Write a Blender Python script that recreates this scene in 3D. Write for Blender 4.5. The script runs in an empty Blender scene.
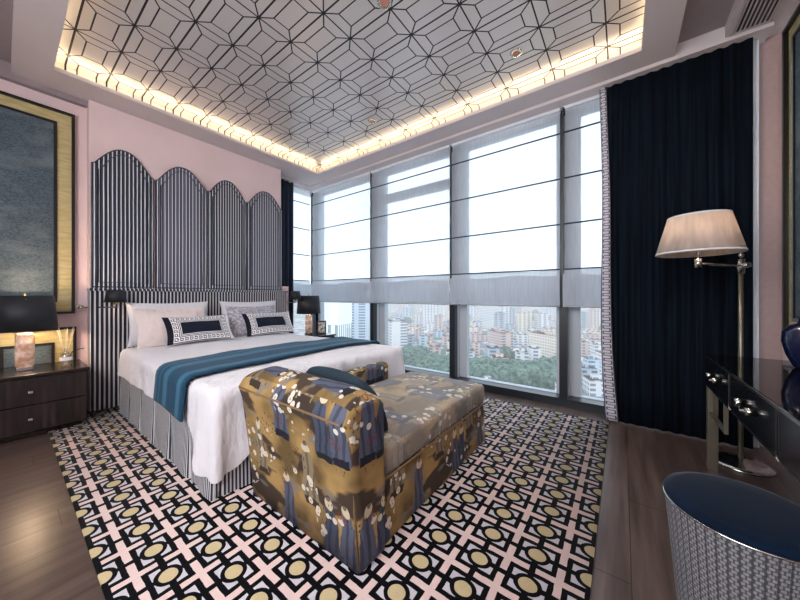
import bpy, bmesh, math, random
from mathutils import Vector, Matrix, noise
random.seed(7)
C = bpy.context.scene.collection
PI = math.pi

# ------------------------------------------------------------------ colour / node helpers
def srgb(r, g, b):
    f = lambda c: ((c/255)/12.92 if c/255 <= .04045 else ((c/255+.055)/1.055)**2.4)
    return (f(r), f(g), f(b), 1)

class X:
    """a float socket with arithmetic"""
    def __init__(s, nt, v): s.nt = nt; s.v = v
    def _op(s, op, *o, swap=False):
        n = s.nt.nodes.new('ShaderNodeMath'); n.operation = op
        args = [s] + list(o)
        if swap: args = args[::-1]
        for i, a in enumerate(args):
            if isinstance(a, X): a = a.v
            if isinstance(a, (int, float)): n.inputs[i].default_value = a
            else: s.nt.links.new(a, n.inputs[i])
        return X(s.nt, n.outputs[0])
    def __add__(s, o): return s._op('ADD', o)
    __radd__ = __add__
    def __sub__(s, o): return s._op('SUBTRACT', o)
    def __rsub__(s, o): return s._op('SUBTRACT', o, swap=True)
    def __mul__(s, o): return s._op('MULTIPLY', o)
    __rmul__ = __mul__
    def __truediv__(s, o): return s._op('DIVIDE', o)
    def lt(s, o): return s._op('LESS_THAN', o)
    def gt(s, o): return s._op('GREATER_THAN', o)
    def abs(s): return s._op('ABSOLUTE')
    def fract(s): return s._op('FRACT')
    def floor(s): return s._op('FLOOR')
    def sqrt(s): return s._op('SQRT')
    def sin(s): return s._op('SINE')
    def min(s, o): return s._op('MINIMUM', o)
    def max(s, o): return s._op('MAXIMUM', o)
    def clamp(s):
        r = s._op('ADD', 0.0); r.v.node.use_clamp = True; return r

def new_mat(name, rough=.6, metal=0.0, col=None, spec=None, sheen=0, alpha=None):
    m = bpy.data.materials.new(name); m.use_nodes = True
    nt = m.node_tree; b = nt.nodes['Principled BSDF']
    b.inputs['Roughness'].default_value = rough; b.inputs['Metallic'].default_value = metal
    if spec is not None: b.inputs['Specular IOR Level'].default_value = spec
    if sheen: b.inputs['Sheen Weight'].default_value = sheen; b.inputs['Sheen Roughness'].default_value = .4
    if col is not None: b.inputs['Base Color'].default_value = col
    return m, nt, b

def pos(nt):
    g = nt.nodes.new('ShaderNodeNewGeometry'); s = nt.nodes.new('ShaderNodeSeparateXYZ')
    nt.links.new(g.outputs['Position'], s.inputs[0]); return [X(nt, s.outputs[i]) for i in range(3)], g.outputs['Position']
def tex(nt, kind='UV'):
    g = nt.nodes.new('ShaderNodeTexCoord'); s = nt.nodes.new('ShaderNodeSeparateXYZ')
    nt.links.new(g.outputs[kind], s.inputs[0]); return [X(nt, s.outputs[i]) for i in range(3)], g.outputs[kind]
def nz(nt, vec, scale, detail=2.0, stretch=None, offs=(0, 0, 0)):
    n = nt.nodes.new('ShaderNodeTexNoise'); n.inputs['Scale'].default_value = scale; n.inputs['Detail'].default_value = detail
    mp = nt.nodes.new('ShaderNodeMapping'); mp.inputs['Location'].default_value = offs
    if stretch: mp.inputs['Scale'].default_value = stretch
    nt.links.new(vec, mp.inputs[0]); nt.links.new(mp.outputs[0], n.inputs['Vector'])
    return X(nt, n.outputs[0])
def voro(nt, vec, scale, stretch=None, rnd=1.0):
    n = nt.nodes.new('ShaderNodeTexVoronoi'); n.inputs['Scale'].default_value = scale; n.inputs['Randomness'].default_value = rnd
    mp = nt.nodes.new('ShaderNodeMapping')
    if stretch: mp.inputs['Scale'].default_value = stretch
    nt.links.new(vec, mp.inputs[0]); nt.links.new(mp.outputs[0], n.inputs['Vector'])
    return X(nt, n.outputs['Distance']), n.outputs['Color']
def mixc(nt, f, a, b):
    n = nt.nodes.new('ShaderNodeMix'); n.data_type = 'RGBA'
    for i, q in ((0, f), (6, a), (7, b)):
        if isinstance(q, X): q = q.v
        if isinstance(q, (tuple, list, int, float)): n.inputs[i].default_value = q
        else: nt.links.new(q, n.inputs[i])
    return n.outputs[2]
def setc(nt, b, c): nt.links.new(c, b.inputs['Base Color'])
def bump(nt, b, h, strength=.3, dist=.01):
    n = nt.nodes.new('ShaderNodeBump'); n.inputs['Strength'].default_value = strength; n.inputs['Distance'].default_value = dist
    nt.links.new(h.v, n.inputs['Height']); nt.links.new(n.outputs[0], b.inputs['Normal'])
def ramp01(x, lo, hi): return ((x - lo) / (hi - lo)).clamp()

# ------------------------------------------------------------------ materials
def plain(name, rgb, rough=.6, metal=0, var=.0, scale=12, spec=None, sheen=0):
    m, nt, b = new_mat(name, rough, metal, srgb(*rgb), spec, sheen)
    if var:
        _, v = tex(nt, 'Object'); n = nz(nt, v, scale, 3)
        dk = tuple(c*(1-var) for c in srgb(*rgb)[:3]) + (1,)
        setc(nt, b, mixc(nt, ramp01(n, .35, .65), dk, srgb(*rgb)))
    return m

def stripe_mat(name, pitch, duty, light, dark, coord='UV', mid=None, rough=.55, sheen=.1):
    m, nt, b = new_mat(name, rough, 0, None, .3, sheen)
    (u, v, w), vec = tex(nt, coord)
    wob = (nz(nt, vec, 3.0, 1) - .5) * (pitch*.10)
    f = ((u + wob) / pitch).fract()
    lt = f.lt(duty)
    c = mixc(nt, lt, srgb(*dark), srgb(*light))
    if mid:
        lm = f.gt(duty + (1-duty)*.42) * f.lt(duty + (1-duty)*.62)
        c = mixc(nt, lm, c, srgb(*mid))
    setc(nt, b, c); return m

M = {}
def linen(name, rgb):
    m, nt, b = new_mat(name, .85, 0, srgb(*rgb), .2, .15)
    _, v = tex(nt, 'Object'); n = nz(nt, v, 5, 3, (1.6, 1, .7)); n2 = nz(nt, v, 16, 2, (1, 1, .5))
    bump(nt, b, n + n2 * .25, .7, .05); return m
M['pink'] = plain('pink_plaster', (228, 205, 205), .75, var=.05, scale=3)
M['mauve'] = plain('mauve_soffit_paint', (202, 193, 194), .8, var=.04, scale=3)
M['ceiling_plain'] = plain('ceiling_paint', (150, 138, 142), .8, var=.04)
M['black'] = plain('black_lacquer', (14, 14, 17), .3)
M['blackframe'] = plain('black_window_metal', (22, 28, 36), .4)
M['greyframe'] = plain('grey_window_metal', (178, 185, 192), .5)
M['chrome'] = plain('polished_nickel', (200, 198, 192), .18, 1)
M['brass'] = plain('aged_brass', (176, 150, 100), .3, 1)
M['champagne'] = plain('champagne_metal', (128, 122, 108), .42, .85)
M['white_linen'] = linen('white_cotton', (216, 214, 219))
M['white_sheer'] = plain('white_lining', (216, 220, 228), .9, var=.05)
M['lamp_tint_linen'] = linen('lamp_tint_cotton', (222, 208, 204))  # white cotton with the bedside lamp's pink warmth put into its colour
M['navy'] = plain('navy_velvet', (8, 25, 45), .85, var=.3, scale=8, sheen=.08, spec=.1)
M['shade_black'] = plain('black_lamp_shade', (20, 24, 31), .6, sheen=.1)
M['ceramic_navy'] = plain('glossy_navy_glaze', (22, 28, 58), .08)
M['wood_reed'] = plain('pale_reed', (214, 196, 160), .7)
M['red_cord'] = plain('dark_cord', (30, 22, 22), .6)

# dark wood floor with planks along x
def floor_mat():
    m, nt, b = new_mat('dark_oak_floor', .28, 0)
    (x, y, z), v = pos(nt)
    row = ((y + 0.03) / .19).floor()
    fy = ((y + 0.03) / .19).fract()
    fx = ((x + row * .61) / 1.5).fract()
    gap = (fy.lt(.018)).max(fx.lt(.003))
    g = nz(nt, v, 1.0, 6, (1.6, 22, 1)); g2 = nz(nt, v, 2.0, 3, (.5, 3, 1))
    tone = ((row * 12.9898).sin() * 43758.5).fract()
    c = mixc(nt, ramp01(g, .3, .7), srgb(60, 48, 43), srgb(104, 88, 82))
    c = mixc(nt, tone * .45 + ramp01(g2, .3, .7) * .2, c, srgb(64, 50, 48))
    c = mixc(nt, gap, c, srgb(24, 18, 18))
    setc(nt, b, c); bump(nt, b, g * .1 - gap, .15, .001)
    return m
M['floor'] = floor_mat()

def ceil_mat():
    m, nt, b = new_mat('silver_lattice_wallpaper', .28, .35, None, .5)
    (x, y, z), v = pos(nt)
    px, py, ix, iy, w = .2675, .414, .071, .085, .0068
    fx = ((x - .345) / px).fract(); fy = ((y - 3.0) / py).fract()
    a = fx.min(1 - fx) * px; d = fy.min(1 - fy) * py
    ln = (a.lt(w*.95)).max(d.lt(w*.8))
    ln = ln.max(((a - ix).abs().lt(w*.7)) * d.gt(iy))
    ln = ln.max(((d - iy).abs().lt(w*.7)) * a.gt(ix))
    dg = ((a * iy - d * ix) / math.hypot(ix, iy)).abs().lt(w*.75)
    ln = ln.max(dg * a.lt(ix))
    node = ((a*a + d*d).sqrt()).lt(.013)
    ln = ln.max(node)
    n = nz(nt, v, 60, 2, (1, 6, 1)); n2 = nz(nt, v, 1.2, 2)
    c = mixc(nt, n * .5 + n2 * .4, srgb(226, 220, 216), srgb(200, 194, 192))
    c = mixc(nt, ln, c, srgb(28, 25, 27))
    setc(nt, b, c); return m
M['lattice'] = ceil_mat()

def rug_mat():
    m, nt, b = new_mat('geometric_rug_pile', .95, 0, None, .1, .05)
    (x, y, z), v = pos(nt)
    wob = (nz(nt, v, 25, 1) - .5) * .006; wob2 = (nz(nt, v, 25, 1, offs=(7, 3, 1)) - .5) * .006
    x2 = x + wob; y2 = y + wob2
    px, py = .1665, .197
    fx = (((x2 - .2415) / px + .5).fract() - .5) * px; fy = (((y2 - .4975) / py + .5).fract() - .5) * py
    ax, ay = fx.abs(), fy.abs()
    r = (ax*ax + ay*ay*.80).sqrt()
    ox, oy, t = .0695, .0845, .0205
    inF = ax.lt(ox) * ay.lt(oy); inner = ax.lt(ox - t) * ay.lt(oy - t)
    conn = (ax.min(ay)).lt(.0120)
    blk = (inF - inner).max(conn).max(r.lt(.0475)) * r.gt(.0315)
    sp = nz(nt, v, 220, 2)
    big = nz(nt, v, 1.3, 1)
    pink = mixc(nt, sp * .35, srgb(214, 190, 184), srgb(166, 146, 144))
    lav = mixc(nt, sp * .4, srgb(196, 192, 198), srgb(140, 138, 148))
    cream = mixc(nt, sp * .5 + big * .3, srgb(200, 184, 146), srgb(156, 140, 106))
    c = mixc(nt, inner, pink, lav)
    c = mixc(nt, r.lt(.0315), c, cream)
    c = mixc(nt, blk, c, srgb(9, 9, 13))
    setc(nt, b, c); bump(nt, b, sp, .6, .004); return m
M['rug'] = rug_mat()

def chaise_mat(pale=0.0):
    m, nt, b = new_mat('printed_figure_cotton', .7, 0, None, .2, 0)
    (u, w, _), v = tex(nt, 'UV')
    d1 = (nz(nt, v, 9, 2) - .5) * .05; d2 = (nz(nt, v, 9, 2, offs=(5, 9, 0)) - .5) * .05
    uu = (u + d1) / 1.4; ww = (w + d2) / 1.4
    gold = nz(nt, v, 3.6, 3)
    c = mixc(nt, ramp01(gold, .40, .60), srgb(100, 82, 52), srgb(166, 136, 86))
    # broad slanting slate and dusk clouds
    cl = nz(nt, v, 3.4, 2, (1, 1.7, 1), (3.3, 1.7, 0))
    c = mixc(nt, ramp01(cl, .53, .57) * .92, c, srgb(52, 44, 42))
    cl2 = nz(nt, v, 5.5, 2, (1, 2.0, 1), (9.3, 4.7, 0))
    c = mixc(nt, ramp01(cl2, .60, .66) * .75, c, srgb(118, 114, 110))
    # robed figures in repeating columns
    for (cu, cw, ou, ow, robe, hem) in ((.30, .34, .05, .08, (84, 90, 108), (30, 32, 42)), (.30, .34, .215, .23, (134, 120, 96), (58, 46, 38)), (.60, .34, .125, .075, (66, 74, 92), (30, 34, 40))):
        fu = (((uu - ou) / cu + .5).fract() - .5) * cu; fw = (((ww - ow) / cw + .5).fract() - .5) * cw
        wd = .034 - fw * .12
        body = fu.abs().lt(wd) * fw.abs().lt(.085)
        fold = ((fu * 190 + fw * 25).sin()).gt(.35)
        rc = mixc(nt, fold * .55, srgb(*robe), srgb(*hem))
        c = mixc(nt, body, c, rc)
        c = mixc(nt, fu.abs().lt(.036) * (fw + .082).abs().lt(.012), c, srgb(*hem))
        hd = ((fu*fu + (fw - .102)*(fw - .102)).sqrt()).lt(.019)
        c = mixc(nt, hd, c, srgb(196, 184, 158))
        hair = ((fu*fu + (fw - .118)*(fw - .118)).sqrt()).lt(.010)
        c = mixc(nt, hair * .8, c, srgb(60, 48, 44))
    # blossom clusters
    dv, _ = voro(nt, v, 22, (1, 1, 1))
    msk = ramp01(nz(nt, v, 4.0, 1, offs=(1, 6, 0)), .56, .58)
    c = mixc(nt, dv.lt(.36) * msk, c, srgb(206, 198, 184))
    c = mixc(nt, dv.lt(.10) * msk, c, srgb(160, 120, 70))
    dv2, _ = voro(nt, v, 60, (1, .6, 1))
    msk2 = ramp01(nz(nt, v, 7.0, 1, offs=(4, 2, 0)), .57, .59)
    c = mixc(nt, dv2.lt(.26) * msk2 * .8, c, srgb(52, 44, 44))
    # small red rings
    ru = (((u - .12) / .41 + .5).fract() - .5) * .41; rw = (((w - .22) / .33 + .5).fract() - .5) * .33
    for q in (-.02, .012):
        rr = (((ru - q)*(ru - q) + (rw - q*.4)*(rw - q*.4)).sqrt() - .0125).abs()
        c = mixc(nt, rr.lt(.0028) * .8, c, srgb(112, 50, 44))
    sp = nz(nt, v, 150, 2)
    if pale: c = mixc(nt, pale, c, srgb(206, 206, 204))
    setc(nt, b, c); bump(nt, b, sp, .15, .003); return m
M['print'] = chaise_mat(); M['print_toplit'] = chaise_mat(.26)  # second copy has the window light on the seat top mixed into its colours

M['stripe_panel'] = stripe_mat('striped_silk', .0335, .30, (206, 210, 218), (20, 22, 30), 'UV', (74, 78, 92), .42, .3)
M['stripe_sheen'] = stripe_mat('striped_silk_sheen', .0335, .24, (208, 212, 222), (54, 58, 70), 'UV', (112, 118, 132), .35, .5)  # same silk, with the sheen of the window-facing panels put into its colours
M['stripe_low'] = stripe_mat('striped_silk_lower', .034, .38, (196, 196, 202), (24, 25, 34), 'UV', None, .5, .2)
M['stripe_skirt'] = stripe_mat('striped_skirt_cotton', .0205, .46, (196, 198, 202), (40, 42, 52), 'UV', None, .7, .1)

def key_mat():
    m, nt, b = new_mat('meander_border_linen', .8, 0, None, .2, .2)
    (u, v, _), vec = tex(nt, 'UV')     # u in +-.33, v in +-.16
    au, av = u.abs(), v.abs()
    dist = (au - .20).max(av - .070)    # 0 at inner rectangle, grows outwards
    s = .0435
    fu = (u / s).fract(); fv = (v / s).fract()
    blk = ((dist - .010).abs().lt(.0035)).max((dist - .079).abs().lt(.0035))
    side = (au - .20).gt(av - .070)
    t = side * fv + (1 - side) * fu
    ring = ((dist - .042).abs().lt(.004)) * t.lt(.62)
    st = (dist.gt(.024)) * dist.lt(.062)
    bar = st * (t.lt(.12)).max((t - .62).abs().lt(.07) * dist.gt(.04))
    low = ((dist - .024).abs().lt(.0035)) * t.gt(.12); hi = ((dist - .062).abs().lt(.0035)) * t.lt(.66)
    k = blk.max(ring).max(bar).max(low).max(hi) * dist.lt(.085)
    c = mixc(nt, k, srgb(228, 226, 228), srgb(30, 32, 44))
    c = mixc(nt, dist.lt(0.0), c, srgb(16, 22, 40))
    c = mixc(nt, u.lt(-.272), c, srgb(16, 20, 34))
    setc(nt, b, c); return m
M['key'] = key_mat()

def damask_mat():
    m, nt, b = new_mat('grey_damask', .7, 0, None, .2, .3)
    _, v = tex(nt, 'UV'); n = nz(nt, v, 34, 3); d, _c = voro(nt, v, 30)
    setc(nt, b, mixc(nt, ramp01(n + d * .3, .5, .7), srgb(196, 194, 202), srgb(150, 148, 158))); return m
M['damask'] = damask_mat()

def throw_mat():
    m, nt, b = new_mat('teal_ribbed_knit', .8, 0, None, .2, .08)
    (u, v, _), vec = tex(nt, 'UV')
    rib = ((v * 2*PI/.0135).sin() * .5 + .5)
    band = nz(nt, vec, 1.0, 1, (.15, 7, 1))
    n = nz(nt, vec, 90, 2)
    c = mixc(nt, rib * .6 + n * .3, srgb(12, 42, 62), srgb(34, 84, 112))
    c = mixc(nt, ramp01(band, .54, .60) * .5, c, srgb(70, 128, 158))
    setc(nt, b, c); bump(nt, b, rib, .5, .006); return m
M['throw'] = throw_mat()
M['teal_dark'] = plain('dark_teal_chenille', (16, 44, 58), .8, var=.35, scale=60, sheen=.1)

def canvas_mat():
    m, nt, b = new_mat('blue_grey_canvas', .7)
    _, v = tex(nt, 'Object'); n = nz(nt, v, 70, 4, (1, 1, 3)); n2 = nz(nt, v, 2.4, 4, (1, 1, 2.5))
    c = mixc(nt, ramp01(n, .35, .65), srgb(48, 64, 74), srgb(90, 106, 116))
    c = mixc(nt, ramp01(n2, .5, .75) * .5, c, srgb(140, 148, 150))
    setc(nt, b, c); bump(nt, b, n, .3, .003); return m
M['canvas'] = canvas_mat()
def gold_mat():
    m, nt, b = new_mat('brushed_gold_mount', .45, .25)
    _, v = tex(nt, 'Object'); n = nz(nt, v, 8, 5, (1, 1, 5))
    setc(nt, b, mixc(nt, ramp01(n, .3, .7), srgb(182, 166, 112), srgb(208, 194, 146))); return m
M['gold'] = gold_mat()

def darkwood_mat():
    m, nt, b = new_mat('espresso_veneer', .35)
    (x, y, z), v = pos(nt)
    n = nz(nt, v, 3, 5, (14, 14, 1.2))
    band = ((x / .045).fract()).lt(.5)
    c = mixc(nt, ramp01(n, .35, .65), srgb(22, 16, 15), srgb(50, 38, 35))
    c = mixc(nt, band * .5, c, srgb(14, 11, 12))
    setc(nt, b, c); return m
M['espresso'] = darkwood_mat()
M['espresso_plain'] = plain('espresso_top', (38, 28, 27), .22, var=.3, scale=10)

def onyx_mat():
    m, nt, b = new_mat('pink_onyx', .2)
    _, v = tex(nt, 'Object'); n = nz(nt, v, 14, 6)
    setc(nt, b, mixc(nt, ramp01(n, .4, .62), srgb(172, 128, 108), srgb(236, 218, 204)))
    b.inputs['Emission Color'].default_value = srgb(255, 200, 160); b.inputs['Emission Strength'].default_value = .12  # faint emission puts a warm lamp glow into the stone
    return m
M['onyx'] = onyx_mat()

def shade_fabric(name, rgb, em):
    m, nt, b = new_mat(name, .8)
    (u, v, w), vec = tex(nt, 'Object'); n = nz(nt, vec, 22, 3, (1, 1, .06))
    c = mixc(nt, ramp01(n, .3, .7), tuple(q*.72 for q in srgb(*rgb)[:3]) + (1,), srgb(*rgb)); setc(nt, b, c)
    out = nt.nodes['Material Output']; tr = nt.nodes.new('ShaderNodeBsdfTranslucent'); nt.links.new(c, tr.inputs[0])
    mx = nt.nodes.new('ShaderNodeMixShader'); mx.inputs[0].default_value = .45
    nt.links.new(b.outputs[0], mx.inputs[1]); nt.links.new(tr.outputs[0], mx.inputs[2]); nt.links.new(mx.outputs[0], out.inputs[0])
    return m
M['shade_cream'] = shade_fabric('cream_pleated_silk', (226, 212, 200), 0)

def glass_mat(name, tint=(1, 1, 1, 1), gloss=.08):
    m = bpy.data.materials.new(name); m.use_nodes = True; nt = m.node_tree; nt.nodes.clear()
    out = nt.nodes.new('ShaderNodeOutputMaterial'); t = nt.nodes.new('ShaderNodeBsdfTransparent'); t.inputs[0].default_value = tint
    g = nt.nodes.new('ShaderNodeBsdfGlossy'); g.inputs['Roughness'].default_value = .02
    mx = nt.nodes.new('ShaderNodeMixShader'); mx.inputs[0].default_value = gloss
    nt.links.new(t.outputs[0], mx.inputs[1]); nt.links.new(g.outputs[0], mx.inputs[2]); nt.links.new(mx.outputs[0], out.inputs[0])
    return m
M['pane'] = glass_mat('window_glass', (.95, .98, 1, 1), .04)
M['bottle'] = glass_mat('clear_bottle_glass', (.85, .84, .8, 1), .22)

def blind_mat(name, rgb, clear):
    m = bpy.data.materials.new(name); m.use_nodes = True; nt = m.node_tree; nt.nodes.clear()
    out = nt.nodes.new('ShaderNodeOutputMaterial')
    (x, y, z), v = pos(nt)
    n = nz(nt, v, 14, 4, (1, 4, .35)); 
    c = mixc(nt, ramp01(n, .3, .7), tuple(q*.86 for q in srgb(*rgb)[:3]) + (1,), srgb(*rgb))
    t = nt.nodes.new('ShaderNodeBsdfTransparent'); t.inputs[0].default_value = (.93, .97, 1, 1)
    tl = nt.nodes.new('ShaderNodeBsdfTranslucent'); df = nt.nodes.new('ShaderNodeBsdfDiffuse')
    nt.links.new(c, tl.inputs[0]); nt.links.new(c, df.inputs[0])
    a = nt.nodes.new('ShaderNodeMixShader'); a.inputs[0].default_value = .5
    nt.links.new(tl.outputs[0], a.inputs[1]); nt.links.new(df.outputs[0], a.inputs[2])
    mx = nt.nodes.new('ShaderNodeMixShader'); mx.inputs[0].default_value = clear
    nt.links.new(a.outputs[0], mx.inputs[1]); nt.links.new(t.outputs[0], mx.inputs[2]); nt.links.new(mx.outputs[0], out.inputs[0])
    return m
M['blind'] = blind_mat('sheer_blind_cloth', (226, 230, 236), .52)
M['blind_fold'] = blind_mat('folded_blind_cloth', (206, 212, 220), .12)

def curtain_mat():
    m, nt, b = new_mat('midnight_velvet', .85, 0, None, .1, 0)
    (x, y, z), v = pos(nt); n = nz(nt, v, 10, 3, (1, 9, .15))
    setc(nt, b, mixc(nt, ramp01(n, .35, .68), srgb(3, 7, 13), srgb(12, 24, 36))); return m
M['curtain'] = curtain_mat()
def trim_mat():
    m, nt, b = new_mat('woven_meander_trim', .8)
    (u, v, _), vec = tex(nt, 'UV')     # u 0..1 across, v metres up
    f = (v / .05).fract()
    edge = (u.lt(.10)).max(u.gt(.90))
    k = ((u - .5).abs().lt(.32)) * ((f.lt(.14)).max((f - .5).abs().lt(.07)))
    k = k.max((((u - .2).abs()).lt(.06)) * f.lt(.55)).max((((u - .8).abs()).lt(.06)) * f.gt(.45))
    c = mixc(nt, k.max(edge), srgb(196, 194, 204), srgb(78, 78, 92)); setc(nt, b, c); return m
M['trim'] = trim_mat()

def weave_mat():
    m, nt, b = new_mat('grey_basket_weave', .75, 0, None, .3)
    (u, v, _), vec = tex(nt, 'UV')
    row = (v / .011).floor(); f = (v / .011).fract(); g = ((u / .016) + ((row / 2).fract()) * 1.0).fract()
    wob = nz(nt, vec, 120, 2)
    vert = ((u / .0245).fract()).lt(.2)
    c = mixc(nt, (g.lt(.28)).max(f.lt(.22)) * .8, mixc(nt, wob, srgb(158, 158, 162), srgb(98, 98, 104)), srgb(52, 52, 58))
    c = mixc(nt, vert * .8, c, srgb(44, 44, 52))
    setc(nt, b, c); bump(nt, b, wob, .4, .003); return m
M['weave'] = weave_mat()

def photo_mat():
    m, nt, b = new_mat('small_print', .4); _, v = tex(nt, 'Object'); n = nz(nt, v, 18, 2)
    setc(nt, b, mixc(nt, ramp01(n, .42, .55), srgb(90, 74, 66), srgb(206, 196, 184))); return m
M['photo'] = photo_mat()
def emis(name, col, s):
    m, nt, b = new_mat(name, .5, 0, col); b.inputs['Emission Color'].default_value = col; b.inputs['Emission Strength'].default_value = s; return m
M['led'] = emis('warm_led_tape', (1, .80, .50, 1), 19)
M['lamp_glow'] = emis('warm_bulb', (1, .78, .5, 1), 14)
M['spot_lens'] = plain('downlight_lens', (190, 130, 110), .3)  # plain brownish lens colour, no emission

# ------------------------------------------------------------------ mesh helpers
def box_uv(bm):
    uv = bm.loops.layers.uv.verify()
    for f in bm.faces:
        n = f.normal; a = [abs(q) for q in n]; k = a.index(max(a))
        for l in f.loops:
            c = l.vert.co
            l[uv].uv = (c.y, c.z) if k == 0 else ((c.x, c.z) if k == 1 else (c.x, c.y))
def add_box(bm, x0, x1, y0, y1, z0, z1):
    vs = [bm.verts.new(p) for p in ((x0,y0,z0),(x1,y0,z0),(x1,y1,z0),(x0,y1,z0),(x0,y0,z1),(x1,y0,z1),(x1,y1,z1),(x0,y1,z1))]
    return [bm.faces.new([vs[i] for i in q]) for q in ((3,2,1,0),(4,5,6,7),(0,1,5,4),(1,2,6,5),(2,3,7,6),(3,0,4,7))]
def bx(x0, x1, y0, y1, z0, z1, bev=0, seg=2):
    bm = bmesh.new(); add_box(bm, min(x0,x1), max(x0,x1), min(y0,y1), max(y0,y1), min(z0,z1), max(z0,z1))
    if bev: bmesh.ops.bevel(bm, geom=bm.edges[:], offset=bev, segments=seg, affect='EDGES', profile=.5)
    bm.normal_update(); box_uv(bm); return bm
def boxes(lst, bev=0):
    bm = bmesh.new()
    for q in lst: add_box(bm, *q)
    if bev: bmesh.ops.bevel(bm, geom=bm.edges[:], offset=bev, segments=2, affect='EDGES', profile=.5)
    bm.normal_update(); box_uv(bm); return bm
def lathe(prof, seg=32, c=(0, 0, 0), closed=False):
    bm = bmesh.new(); uv = bm.loops.layers.uv.verify(); rings = []; L = 0; ls = []
    for i, (r, z) in enumerate(prof):
        if i: L += math.hypot(r-prof[i-1][0], z-prof[i-1][1])
        ls.append(L); rings.append([bm.verts.new((c[0]+max(r,1e-5)*math.cos(2*PI*k/seg), c[1]+max(r,1e-5)*math.sin(2*PI*k/seg), c[2]+z)) for k in range(seg)])
    R0 = max(p[0] for p in prof)
    for i in range(len(prof)-1):
        for k in range(seg):
            k2 = (k+1) % seg
            f = bm.faces.new((rings[i][k], rings[i][k2], rings[i+1][k2], rings[i+1][k])); f.smooth = True
            for l, (a, bq) in zip(f.loops, ((k, i), (k+1, i), (k+1, i+1), (k, i+1))): l[uv].uv = (a/seg*2*PI*R0, ls[bq])
    bmesh.ops.remove_doubles(bm, verts=bm.verts[:], dist=1e-5); bm.normal_update(); return bm
def tube(pts, r, seg=10, caps=True):
    bm = bmesh.new(); pts = [Vector(p) for p in pts]; rings = []
    for i, p in enumerate(pts):
        d = (pts[min(i+1, len(pts)-1)] - pts[max(i-1, 0)]).normalized()
        a = d.cross(Vector((0, 0, 1)));  a = a if a.length > .1 else d.cross(Vector((1, 0, 0))); a.normalize(); b2 = d.cross(a)
        rings.append([bm.verts.new(p + r*(a*math.cos(2*PI*k/seg) + b2*math.sin(2*PI*k/seg))) for k in range(seg)])
    for i in range(len(pts)-1):
        for k in range(seg):
            f = bm.faces.new((rings[i][k], rings[i][(k+1) % seg], rings[i+1][(k+1) % seg], rings[i+1][k])); f.smooth = True
    if caps: bm.faces.new(rings[0][::-1]); bm.faces.new(rings[-1])
    bmesh.ops.recalc_face_normals(bm, faces=bm.faces[:]); return bm
def merge(*bms):
    out = bmesh.new()
    for b in bms:
        me = bpy.data.meshes.new('tmp'); b.to_mesh(me); out.from_mesh(me); bpy.data.meshes.remove(me); b.free()
    return out
def grid(nu, nv, fn, uvfn=None, smooth=True):
    bm = bmesh.new(); uv = bm.loops.layers.uv.verify()
    V = [[bm.verts.new(fn(i/nu, j/nv)) for j in range(nv+1)] for i in range(nu+1)]
    for i in range(nu):
        for j in range(nv):
            f = bm.faces.new((V[i][j], V[i+1][j], V[i+1][j+1], V[i][j+1])); f.smooth = smooth
            for l, (a, c) in zip(f.loops, ((i, j), (i+1, j), (i+1, j+1), (i, j+1))):
                l[uv].uv = uvfn(a/nu, c/nv) if uvfn else (a/nu, c/nv)
    return bm
def solid(bm, t):
    bm.normal_update()
    bmesh.ops.solidify(bm, geom=bm.faces[:], thickness=t); return bm

def obj(name, bm, mat, parent=None, world=True, smooth=None):
    me = bpy.data.meshes.new(name)
    if smooth:
        for f in bm.faces: f.smooth = True
    bm.to_mesh(me); bm.free()
    o = bpy.data.objects.new(name, me); C.objects.link(o)
    me.materials.append(mat)
    if parent is not None:
        o.parent = parent
        if world:
            p = parent
            off = Vector((0, 0, 0))
            while p is not None: off += Vector(p.location); p = p.parent
            me.transform(Matrix.Translation(-off))
    return o
def tag(o, label, cat, group=None, kind=None):
    o['label'] = label; o['category'] = cat
    if group: o['group'] = group
    if kind: o['kind'] = kind
    return o
def thing(name, label, cat, loc=(0, 0, 0), group=None, kind=None):
    o = bpy.data.objects.new(name, None); C.objects.link(o); o.location = loc; o.empty_display_size = .1
    return tag(o, label, cat, group, kind)
def dup(root, loc, label, rotz=None):
    r = root.copy(); C.objects.link(r); r.location = loc; r['label'] = label
    if rotz is not None: r.rotation_euler = (0, 0, rotz)
    for ch in list(root.children):
        c = ch.copy(); C.objects.link(c); c.parent = r
        for g in ch.children:
            d = g.copy(); C.objects.link(d); d.parent = c
    return r
def struct(name, bm, mat, label, cat): return tag(obj(name, bm, mat), label, cat, kind='structure')

# ================================================================== ROOM SHELL
XW = 3.60          # inside face of the window line (frames stand at 3.48)
ZC = 3.10
struct('floor', bx(-2.2, 3.86, -1.0, 5.0, -.12, 0), M['floor'], 'dark brown plank floor under the rug', 'floor')
struct('wall_bed', bx(.52, 2.60, 4.25, 4.9, 0, 3.3), M['pink'], 'pink wall behind the striped headboard', 'wall')
struct('wall_left', bx(-2.2, .52, 4.36, 4.9, 0, 3.3), M['pink'], 'pink wall behind the lamp bedside chest, left of the bed', 'wall')
struct('wall_desk', bx(-2.2, 3.62, -1.15, -.95, 0, 3.3), M['pink'], 'pink wall behind the desk', 'wall')
struct('wall_rear', bx(-2.35, -2.2, -1.15, 4.9, 0, 3.3), M['pink'], 'pink wall facing the window wall', 'wall')
struct('wall_window_pier', bx(3.47, 3.86, -1.15, -.825, 0, 3.3), plain('brown_pink_wallpaper', (176, 152, 148), .7, var=.06, scale=30), 'narrow brownish pink pier right of the tall dark curtain', 'wall')
struct('trim_window_pelmet', boxes([(3.28, 3.62, -.86, 4.9, ZC-.03, 3.3), (2.60, 3.28, 4.45, 4.9, ZC-.03, 3.3)]), M['mauve'], 'pale mauve soffit strip above the window blinds', 'soffit')
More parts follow.
